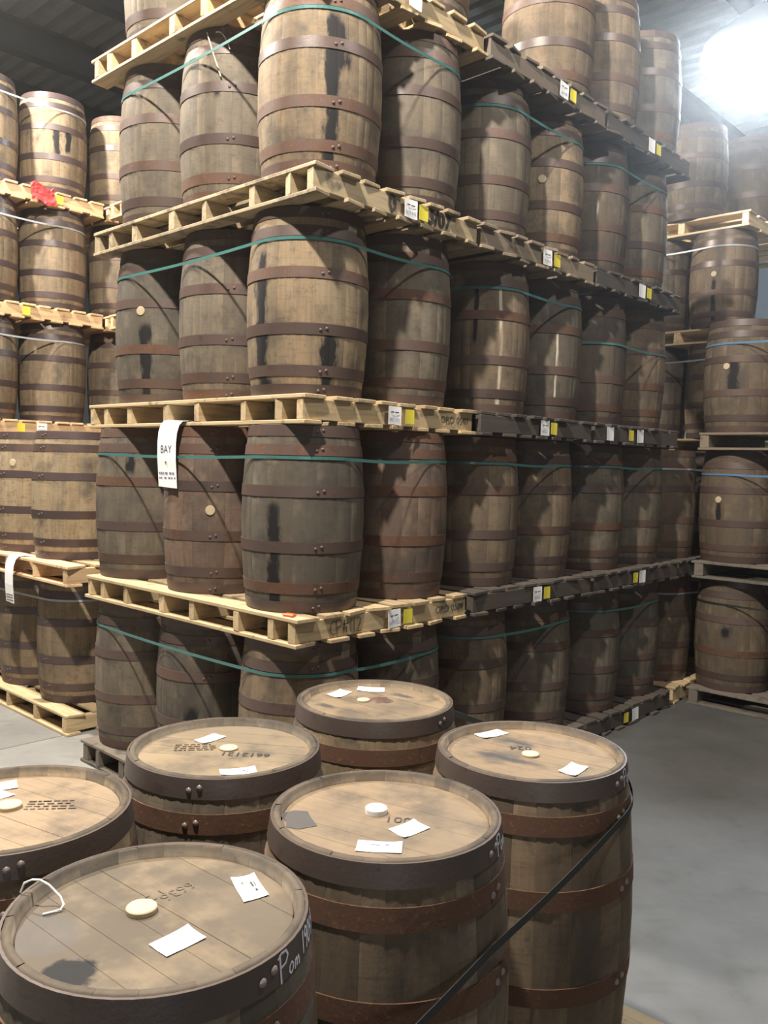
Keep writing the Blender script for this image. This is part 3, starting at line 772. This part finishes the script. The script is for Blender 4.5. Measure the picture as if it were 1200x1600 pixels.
# ------------------------------------------------------------------ two-tier stack on the left, tall stack behind it
G_N = 'barrels in the left two-tier stack'; G_M = 'barrels in the tall stack behind the left one'; G_F = 'barrels in the far left label-side stack'
NS, NT = {0: .125, 1: .06}, {0: 2.49, 1: 2.36}
NB = {0: [2.95, 3.61, 4.26], 1: [2.90, 3.54, 4.19]}
ntxt = {(0, 0): ('tan', 'tan barrel at the right end, left stack bottom tier by bare floor'), (0, 1): ('tan', 'tan barrel with black side drip, left stack bottom tier'), (0, 2): ('brown', 'barrel barely seen at picture left edge, left stack bottom tier'),
        (1, 0): ('pale', 'clean pale barrel at the right end, upper tier of two-tier stack'), (1, 1): ('pale', 'pale barrel with white bung mark, second in upper tier of two-tier stack'), (1, 2): ('tan', 'barrel cut by picture left edge, upper tier of two-tier stack')}
for k in (0, 1):
    z = TZ(k) + PALH; cen = []
    for i, t in enumerate(NB[k]):
        p = W(NS[k] + .345, t, z); cen.append(tuple(p[:2])); tint, lb = ntxt[(k, i)]
        dr = [(face_angle(p, .55), .018, -.05, .8, 0)] if (k, i) == (0, 1) else ()
        bg = [(face_angle(p, -.55), .66)] if (k, i) == (1, 1) else ()
        barrel(lb, G_N, p, tint, -.1, dr, bg, .25, (.075, .052, .050), rivets=face_angle(p, -.78))
        p = W(NS[k] + .345 + .66, t, z); cen.append(tuple(p[:2]))
        if i == 0: barrel('barrel in back row of two-tier stack, %s, right end' % TIERW[k], G_N, p, 'tan', 0, (), (), .3)
    pallet('%s pallet under the %s of the left two-tier stack' % ('light wooden', ('bottom tier', 'upper tier')[k]), 'pallets on the left', W(NS[k], NT[k], TZ(k)), 1.28, 1.98, 'new' if k else 'light', [(u * 1.98 / 1.89, v * 1.98 / 1.89) for u, v in ((.0, .05), (.42, .465), (.86, .905), (1.30, 1.345), (1.84, 1.89))], 8, 0, 300 + k)
    if k == 0: strap('thin pale strap round the bottom tier of the left two-tier stack', cen, z + .735, 'pale_strap')
o = bay_sheet('long white paper sheet hung from left two-tier stack pallet, red print', W(NS[1] - .02, 3.03, TZ(1) + PALH + .004), .13, .33, False)
V = []; F = []
for r_ in range(3):
    b_ = len(V); zz = -.27 - .02 * r_; V += box(-.0362 + .1 * (-.275 - zz), .01, zz - .002, -.0345 + .1 * (-.275 - zz), .12, zz + .002); F += [tuple(i + b_ for i in f) for f in BOXF]
link('printed_text', mesh('printed_text', V, F, M['ink']), o)

# far left stack: label side towards the aisle
FT = 4.65
for k in range(5):
    z = TZ(k) + PALH; cen = []
    for i, s in enumerate((1.20, .55)):
        p = W(s, FT + .30, z); cen.append(tuple(p[:2])); cen.append(tuple(W(s, FT + 1.0)[:2]))
        side = ('right of the pair', 'left one at picture edge')[i]
        dr = [(face_angle(p, .12), .035, .30, .62, 0), (face_angle(p, .42), .03, .34, .62, 0)] if (k, i) == (4, 0) else ()
        barrel('%s oak barrel in far left stack, %s, %s' % (('pale', 'golden')[i], side, TIERW[k]), G_F, p, 'tan', -.05, dr, (), .2, (.070, .050, .050))
    P = pallet('light new pallet, label side out, far left stack, %s' % TIERW[k], 'pallets on the left', W(.30, FT, TZ(k)), 1.25, 1.3, 'new', None, 8, -.1, 330 + k, .005)
    if k >= 2:
        pallet('second light pallet cut by picture left edge, far left stack, %s' % TIERW[k], 'pallets on the left', W(-1.0, FT, TZ(k)), 1.26, 1.3, 'new', None, 8, -.1, 340 + k, .005)
        strap('pale strap round the far left stack load, %s' % TIERW[k], cen, z + .735, 'pale_strap')
    if k == 2: pallet_label(P, .77 - .30, 'yellow'); pallet_label(P, .957 - .30, 'white', '014802')
    if k == 3: pallet_label(P, .815 - .30, 'yellow')
    if k == 4:
        pallet_label(P, 1.117 - .30, 'yellow')
        V = []; F = []; rnd = random.Random(8); nx, nz = 7, 6
        for i in range(nx):
            for j in range(nz):
                V.append((i * .036 + rnd.uniform(-.006, .006), -.020 - .012 * sin(i * 1.3 + j) - .03 * (j < 2), -.075 + j * .032 + rnd.uniform(-.006, .006) + .02 * sin(i * 1.1)))
        for i in range(nx - 1):
            for j in range(nz - 1): F.append((i * nz + j, (i + 1) * nz + j, (i + 1) * nz + j + 1, i * nz + j + 1))
        nv = len(V); V += [(x, y + .002, z_) for x, y, z_ in V]; F += [tuple(q + nv for q in f[::-1]) for f in F]
        thing('red_wrap', 'crumpled red plastic film stuck on light pallet, far left stack', 'plastic film', None, W(.845, FT - .016, TZ(4) + .07), TH, mesh('red_wrap', V, F, M['red']))
# next load of the same row, and the stack directly behind the two-tier one
for k in range(5):
    z = TZ(k) + PALH
    p = W(1.90, 4.95, z)
    if k >= 2:
        barrel('brown barrel half hidden between far left and middle stacks, %s' % TIERW[k], G_M, p, 'tan' if k > 3 else 'brown', .1, (), (), .3)
        pallet('light pallet half hidden between far left and middle stacks, %s' % TIERW[k], 'pallets on the left', W(1.62, 4.68, TZ(k)), 1.25, 1.3, 'new', None, 8, 0, 380 + k, .004)
    else:
        barrel('brown barrel hidden behind the two-tier stack, right of far left pair, %s' % TIERW[k], G_M, p, 'brown', .1, (), (), .3)
        pallet('light pallet hidden behind the two-tier stack, right of far left pair, %s' % TIERW[k], 'pallets on the left', W(1.62, 4.68, TZ(k)), 1.25, 1.3, 'new', None, 8, 0, 380 + k, .004)
    barrel('barrel tucked behind the left end of the middle stack, %s' % TIERW[k], G_M, W(1.97, 4.22, z), 'brown', .1, (), (), .3)
    pallet('open-ended light pallet between far left and middle stacks, %s' % TIERW[k], 'pallets on the left', W(1.60, 2.62, TZ(k)), 1.3, 1.98, 'light', [(u * 1.98 / 1.89, v * 1.98 / 1.89) for u, v in ST8], 8, .1, 360 + k)

# ------------------------------------------------------------------ right hand side: low stack after the middle stack, stack closing the aisle, tall stacks beyond
G_R = 'barrels beyond the end of the middle stack'; G_PR = 'pallets beyond the end of the middle stack'
for k in (0, 1):
    z = TZ(k) + PALH
    for i, s in enumerate((4.36,)):
        p = W(s, .36, z)
        barrel('dim %s barrel in the low two-tier stack, %s, %s' % (('brown', 'grey')[i], ('front', 'behind')[i], TIERW[k]), G_R, p, 'dim', .1, (), (), .5)
    pallet(('light pallet on the floor past the end of the middle stack', 'dark pallet with a slot under low stack, past the middle stack')[k], G_PR, W(4.045, .02, TZ(k)), 1.24, 1.3, 'light' if k == 0 else 'dark', None, 8, 0, 400 + k)
    strap('dim strap round the low two-tier stack past middle stack, %s' % TIERW[k], [tuple(W(4.36, .36)[:2]), tuple(W(4.9, .36)[:2]), tuple(W(4.36, 1.0)[:2])], z + .735, 'pale_strap')
for k in (0, 1, 2):
    z = TZ(k) + PALH
    p = W(4.50, -.275 + .01 * k, z)
    bg = {2: [(face_angle(p, -.42), .52)], 1: [(face_angle(p, -.5), .50)]}.get(k, ())
    dr = {1: [(face_angle(p, -.48), .02, .3, .52, 0)], 2: [(face_angle(p, -.25), .045, .26, .60, 0)]}.get(k, [(face_angle(p, -.2), .04, .4, .55, 0)])
    barrel('wide looking brown barrel at the right picture edge, %s' % TIERW[k], G_R, p, 'dim', .0, dr, bg, .35)
    for q, t in enumerate((-.925, -1.565)):
        barrel('%s oak barrel in row closing the aisle, %s from left, %s' % (('brown', 'grey')[q], ('second', 'third')[q], TIERW[k]), G_R, W(4.50, t, z), ('dim', 'grey')[q], .05, (), (), .35)
    pallet('%s pallet under the barrel at the right picture edge, %s' % (('dark', 'dark', 'brown')[k], TIERW[k]), G_PR, W(4.165, -2.03, TZ(k)), 1.25, 1.97, ('grey', 'grey', 'mid')[k], [(0, .07), (.62, .69), (1.26, 1.33), (1.90, 1.97)], 8, .2, 420 + k)
    strap('%s strap round the barrel at right picture edge, %s' % (('dark', 'thin blue', 'bright blue')[k], TIERW[k]), [tuple(p[:2]), tuple(W(4.50, -1.565)[:2])], z + .70, ('dark_strap', 'blue_strap', 'blue_strap')[k], off=.70)
for k in range(5):
    z = TZ(k) + PALH; cen = []
    cols = [(5.60, .39), (5.62, 1.02)] if k < 4 else [(5.58, .71), (6.22, .40), (6.84, .46)]
    for i, (s, t) in enumerate(cols):
        p = W(s, t, z); cen.append(tuple(p[:2]))
        if k < 2: lb = '%s barrel of tall back right stack, hidden behind the low two-tier stack, %s' % (('brown', 'grey')[i], TIERW[k])
        elif k < 4: lb = '%s barrel in tall back right stack, %s, %s' % (('brown', 'grey')[i], ('nearer the right edge', 'peeping past middle stack')[i], TIERW[k])
        else: lb = ('grey barrel on the new topmost pallet, back right, below the lamp', 'dim barrel second on topmost back right pallet', 'dim small barrel third and farthest on topmost back right pallet')[i]
        dr = [(face_angle(p, -.28), .022, -.05, .46, 0)] if (k, i) == (3, 0) else ()
        bg = [(face_angle(p, -.28), .48)] if (k, i) == (3, 0) else ()
        barrel(lb, G_R, p, ('brown', 'grey', 'brown')[i] if k < 4 else ('grey', 'dark', 'dark')[i], .05, dr, bg, .3)
    pallet('%s pallet of the tall back right stack, %s' % (('brown', 'brown', 'pale', 'new yellow', 'bright new yellow')[k], TIERW[k]), G_PR, W(5.36, .09, TZ(k)), 1.25 if k < 4 else 1.75, 1.30, ('mid', 'mid', 'light', 'fresh', 'fresh')[k], [(0, .06), (.60, .66), (1.24, 1.30)], 8, -.2, 440 + k, .004)
    if k < 4: strap('thin pale strap round tall back right stack load, %s' % TIERW[k], cen, z + .735, 'pale_strap')

# ------------------------------------------------------------------ six barrels standing in front
FG = {'A': (-.015, 2.989), 'B': (-.447, 2.458), 'C': (.452, 2.494), 'D': (-.868, 1.988), 'E': (.022, 2.012), 'F': (-.398, 1.543)}
FGZ = .165
HEADZ = .867          # top of the head boards inside the chime
def head_boards(root, ang, colour, grime, n_=7, seed=1, **spots):
    rnd = random.Random(seed); rad = .2465; ws = [rnd.uniform(.8, 1.25) for _ in range(n_)]; tot = sum(ws); y = -rad
    for wd in ws:
        y0 = y; y1 = y + wd / tot * 2 * rad; y = y1
        lift = rnd.uniform(-.0006, .0006); g = .00005
        m_ = 9; top = []; bot = []
        ya, yb = max(y0 + g, -rad + .0002), min(y1 - g, rad - .0002)
        for i in range(m_):
            yy = ya + (yb - ya) * i / (m_ - 1); top.append((sqrt(max(rad * rad - yy * yy, 0)), yy)); bot.append((-sqrt(max(rad * rad - yy * yy, 0)), yy))
        ring = top + bot[::-1]; L = len(ring); V = []
        for (zz, sc) in ((HEADZ - .02, 0), (HEADZ - .0015 + lift, 0), (HEADZ + lift, .0005)):
            for (x, yy) in ring:
                yq = min(max(yy, ya + sc), yb - sc); V.append((x * cos(ang) - yq * sin(ang), x * sin(ang) + yq * cos(ang), zz))
        F = [tuple(range(L))[::-1], tuple(range(2 * L, 3 * L))]
        for q in range(2):
            for k in range(L): k2 = (k + 1) % L; F.append((q * L + k, q * L + k2, (q + 1) * L + k2, (q + 1) * L + k))
        f = rnd.uniform(.92, 1.08)
        o = link('head_board', mesh('head_board', V, F, M['head']), root, tuple(c * f for c in colour)); o['grime'] = grime; o['board_angle'] = ang
        for k_, v_ in spots.items(): o[k_] = v_
def head_label(root, q, seed=0, barcode=False, grey=False):
    z0 = HEADZ + .0006; z1 = z0 + .0012
    c = Vector((sum(a for a, b in q) / 4, sum(b for a, b in q) / 4, 0))
    rnd = random.Random(seed)
    V = []; n_ = 5
    A, B, C_, D_ = [Vector((a, b, 0)) for a, b in q]
    top = []
    for i in range(n_):
        for j in range(n_):
            u, v = i / (n_ - 1), j / (n_ - 1)
            p_ = (A * (1 - u) + B * u) * (1 - v) + (D_ * (1 - u) + C_ * u) * v
            lift = .004 * ((u - .5) ** 2 * 4) * ((v - .5) ** 2 * 4) * rnd.uniform(.2, 1)
            top.append((p_.x, p_.y, z1 + lift))
    V = top + [(x, y, z - .0012) for x, y, z in top]; F = []
    ccw = (B - A).cross(D_ - A).z > 0
    for i in range(n_ - 1):
        for j in range(n_ - 1):
            f = (i * n_ + j, (i + 1) * n_ + j, (i + 1) * n_ + j + 1, i * n_ + j + 1)
            F.append(f if ccw else f[::-1]); F.append(tuple(k + n_ * n_ for k in (f[::-1] if ccw else f)))
    o = link('paper_label', mesh('paper_label', V, F, M['paper']), root); o['label'] = 'white paper label'
    if barcode:
        V = []; F = []; rnd = random.Random(seed + 3)
        for (u0, u1, v0, v1) in ((.30, .52, .62, .70), (.3, .5, .76, .80), (.62, .72, .66, .76), (.25, .33, .3, .36)):
            b_ = len(V)
            for zz in (z1 + .0002, z1 + .0007):
                for (u, v) in ((u0, v0), (u1, v0), (u1, v1), (u0, v1)):
                    p_ = (A * (1 - u) + B * u) * (1 - v) + (D_ * (1 - u) + C_ * u) * v; V.append((p_.x, p_.y, zz))
            F += [tuple(k + b_ for k in f) for f in BOXF]
        link('printed_text', mesh('printed_text', V, F, M['blue_ink'] if not grey else M['faint_ink']), o)
def head_text(root, word, size, at, ang, mat='faint_ink'):
    V, F = text_verts(word, size)
    link('stencilled_text', mesh('stencilled_text', [(at[0] + x * cos(ang) - y * sin(ang), at[1] + x * sin(ang) + y * cos(ang), HEADZ + .0015) for x, y, z in V], F, M[mat]), root)
def hoop_text(root, word, size, a0, zc, mat='chalk', wd=.0042):
    """painted writing that follows the top hoop, starting at world angle a0"""
    V, F = pen(word, size, wd)
    out = []
    for x, y in V:
        zz = zc + y - size / 2; r = R(zz) + .0036; a = a0 + (x + y * .15) / .277
        out.append((r * cos(a), r * sin(a), zz))
    link('painted_text', mesh('painted_text', out, F, M[mat]), root)
def fg_barrel(n_, label, tint, hoop, rust, rivang, headcol, headang, grime, bung='bung', hg=0.0, bz=0.0, bw=.027, **spots):
    x, y = FG[n_]; loc = (x, y, FGZ)
    b = barrel(label, 'six barrels standing in front', loc, tint, hg, (), (), rust, hoop, face_angle(loc, rivang), heads='none', rz=0.0)
    a = rng.uniform(0, 6.28)
    kids = [c for c in b.children if c.name.split('.')[0] == 'stave']
    for c in kids: c.rotation_euler = (0, 0, a)
    top = [c for c in b.children if c.name.split('.')[0] == 'hoop'][-1]; top['rust'] = .25; [c.__setitem__('rust', .95) for c in b.children if c.name.split('.')[0] == 'hoop' and c != top]; top.color = (.086, .064, .055, 1)
    head_boards(b, headang, headcol, grime, 7, hash(n_) if False else ord(n_), **spots)
    return b
HC = (.085, .060, .052)
bA = fg_barrel('A', 'rear barrel of the standing group, brown wax beside its bung', 'tan', HC, .55, .8, (0.204, 0.151, 0.095), radians(-38), .0, streak1=(.10, .12, .07), streak2=(-.17, -.03, .06))
bB = fg_barrel('B', 'standing barrel with upside-down stencilled number, left of the rear one', 'grey', HC, .7, -.3, (0.231, 0.178, 0.114), radians(-8), -.1, hg=.1)
bC = fg_barrel('C', 'rightmost standing barrel beside bare concrete, dark streak across its head', 'brown', HC, .75, .86, (0.218, 0.158, 0.099), radians(-32), .05, streak1=(-.075, -.03, .15), streak2=(-.02, .115, .08))
bD = fg_barrel('D', 'standing barrel cut by the left picture edge', 'tan', HC, .2, .0, (0.272, 0.199, 0.129), radians(-30), -.05)
bE = fg_barrel('E', 'middle front barrel with white bung and grey tape patch on head', 'brown', HC, .75, .86, (0.245, 0.180, 0.116), radians(-30), -.05)
bF = fg_barrel('F', 'nearest barrel, bottom left, white painted number on its top hoop', 'grey', HC, .6, .62, (0.194, 0.151, 0.102), radians(-40), .42, hg=.15, spot1=(-.103, -.182, .048), spot2=(-.192, -.065, .072))
def top_bung(b, at, r, mat, z=.009):
    V, F = disc(r, 0, z, 26); link('bung', mesh('bung', V, F, M[mat], False), b, loc=(at[0], at[1], HEADZ + .0005))
top_bung(bF, (-.039, .021), .029, 'bung', .010); top_bung(bE, (-.023, .034), .027, 'plastic', .014); top_bung(bC, (0, 0), .026, 'bung', .006)
top_bung(bA, (-.042, .044), .023, 'bung', .006); top_bung(bB, (.006, .027), .027, 'bung', .005); top_bung(bD, (-.019, .034), .030, 'bung', .010)
# wax lump on A
V, F = dome(1, 1, 14); V = [(x * .040 * (1 + .2 * sin(3 * i)), y * .034 * (1 + .25 * cos(2.3 * i)), z * .010) for i, (x, y, z) in enumerate(V)]
link('wax_lump', mesh('wax_lump', V, F, M['wax'], True), bA, loc=(.020, .052, HEADZ + .0005))
# tape patch on E
ring = [(-.055, .03), (-.02, .055), (.012, .052), (.022, .018), (.042, -.03), (.0, -.052), (-.03, -.040), (-.033, -.010)]
V = [(x, y, z) for z in (.0004, .0016) for x, y in ring]; L = len(ring)
F = [tuple(range(L)), tuple(range(L, 2 * L))[::-1]] + [(k, L + k, L + (k + 1) % L, (k + 1) % L) for k in range(L)]
link('tape_patch', mesh('tape_patch', V, F, M['tape']), bE, loc=(-.202, -.022, HEADZ))
head_label(bF, [(.006, -.093), (.046, -.128), (.101, -.066), (.059, -.026)], 1)
head_label(bF, [(.105, .150), (.147, .060), (.191, .089), (.149, .174)], 2, True, True)
head_label(bE, [(.007, -.064), (.043, -.109), (.104, -.051), (.068, -.006)], 3)
head_label(bE, [(-.067, -.180), (.034, -.186), (.038, -.133), (-.062, -.125)], 4, True)
head_label(bC, [(.055, -.134), (.095, -.171), (.148, -.097), (.108, -.063)], 5)
head_label(bC, [(-.149, .175), (-.116, .140), (-.035, .198), (-.068, .238)], 6)
head_label(bA, [(-.179, .108), (-.130, .069), (-.087, .152), (-.134, .184)], 7)
head_label(bA, [(-.070, .175), (.032, .157), (.034, .220), (-.067, .232)], 8)
head_label(bB, [(-.110, .088), (-.072, .061), (-.021, .131), (-.064, .159)], 9)
head_label(bB, [(.012, -.153), (.027, -.195), (.120, -.170), (.106, -.122)], 10, True)
head_label(bD, [(-.150, .165), (-.121, .120), (-.050, .155), (-.075, .205)], 11)
head_label(bD, [(-.145, .108), (-.080, .062), (-.037, .110), (-.080, .135)], 12)
head_text(bB, '6612121', .042, (.062, -.020), radians(177), 'ink')
head_text(bF, '6636', .040, (.010, .098), radians(-125), 'stamp_ink'); head_text(bF, '1 2 0', .034, (-.035, .070), radians(-125), 'stamp_ink')
head_text(bE, '001', .045, (.030, -.006), radians(175), 'faint_ink')
head_text(bC, '024', .045, (-.020, .062), radians(175), 'ink')
# small unreadable stamp lines on D and B
def stamp(b, at, ang, seed):
    rnd = random.Random(seed); V = []; F = []
    for r_ in range(4):
        x = -.055
        while x < .05:
            wd = rnd.uniform(.006, .02); b_ = len(V)
            q = [(x, r_ * .016), (x + wd, r_ * .016), (x + wd, r_ * .016 + .0055), (x, r_ * .016 + .0055)]
            for zz in (.0, .0006):
                for (u, v) in q: V.append((at[0] + u * cos(ang) - v * sin(ang), at[1] + u * sin(ang) + v * cos(ang), HEADZ + .0010 + zz))
            F += [tuple(k + b_ for k in f) for f in BOXF]; x += wd + rnd.uniform(.003, .008)
    link('stamped_text', mesh('stamped_text', V, F, M['stamp_ink']), b)
stamp(bD, (.075, .030), radians(8), 3); stamp(bB, (-.095, .005), radians(8), 4)
# painted handwriting on the hoops
lF = (FG['F'][0], FG['F'][1]); hoop_text(bF, 'P', .044, face_angle(lF, .70), H - .029); hoop_text(bF, 'om', .036, face_angle(lF, .70) + .10, H - .034, wd=.0035); hoop_text(bF, '190491', .038, face_angle(lF, .70) + .30, H - .027)
lE = (FG['E'][0], FG['E'][1]); hoop_text(bE, 'Pom 190', .042, face_angle(lE, .905), H - .029)
lC = (FG['C'][0], FG['C'][1]); hoop_text(bC, 'Pom 190', .042, face_angle(lC, .915), H - .029)
# the pallet they stand on
ax = Vector((FG['C'][0] - FG['F'][0], FG['C'][1] - FG['F'][1], 0)).normalized(); fgr = atan2(ax.y, ax.x)
nrm = Vector((-ax.y, ax.x, 0)); cF = Vector((FG['F'][0], FG['F'][1], 0))
pallet('worn pallet under the six standing barrels, only its corner showing', 'pallets in front', cF - ax * .34 - nrm * .36, 1.98, 1.36, 'light', [(0, .045), (.44, .485), (.88, .925), (1.315, 1.36)], 10, .1, 500, .006, hh=FGZ, rz=fgr)
# dark strap round the six
def zf(x, y):
    u = (Vector((x, y, 0)) - cF).dot(ax) / 1.27
    return .20 * (u - .6)
strap('dark plastic strap slung slantwise round the six standing barrels', [FG[k_] for k_ in FG], FGZ + .68, 'dark_strap', 'strap of the front group', .022, off=.48, zfun=zf, pad=.005)
# white cable tie standing up from the nearest barrel's rim
b0 = Vector((FG['F'][0], FG['F'][1], FGZ))
pts = [(-.272, .034, .891), (-.266, .036, .908), (-.250, .034, .916), (-.234, .030, .918), (-.218, .032, .908), (-.207, .032, .897), (-.194, .028, .887), (-.185, .020, .877), (-.188, .012, HEADZ + .004), (-.199, .006, HEADZ + .003), (-.215, -.004, HEADZ + .003)]
V, F = tube(pts, .0022, 6)
thing('cable_tie', 'thin white cable tie curling over the rim of the nearest barrel', 'cable tie', None, b0, 0, mesh('cable_tie', V, F, M['plastic']))
for o in PA.values():
    if 's0' in o: del o['s0']
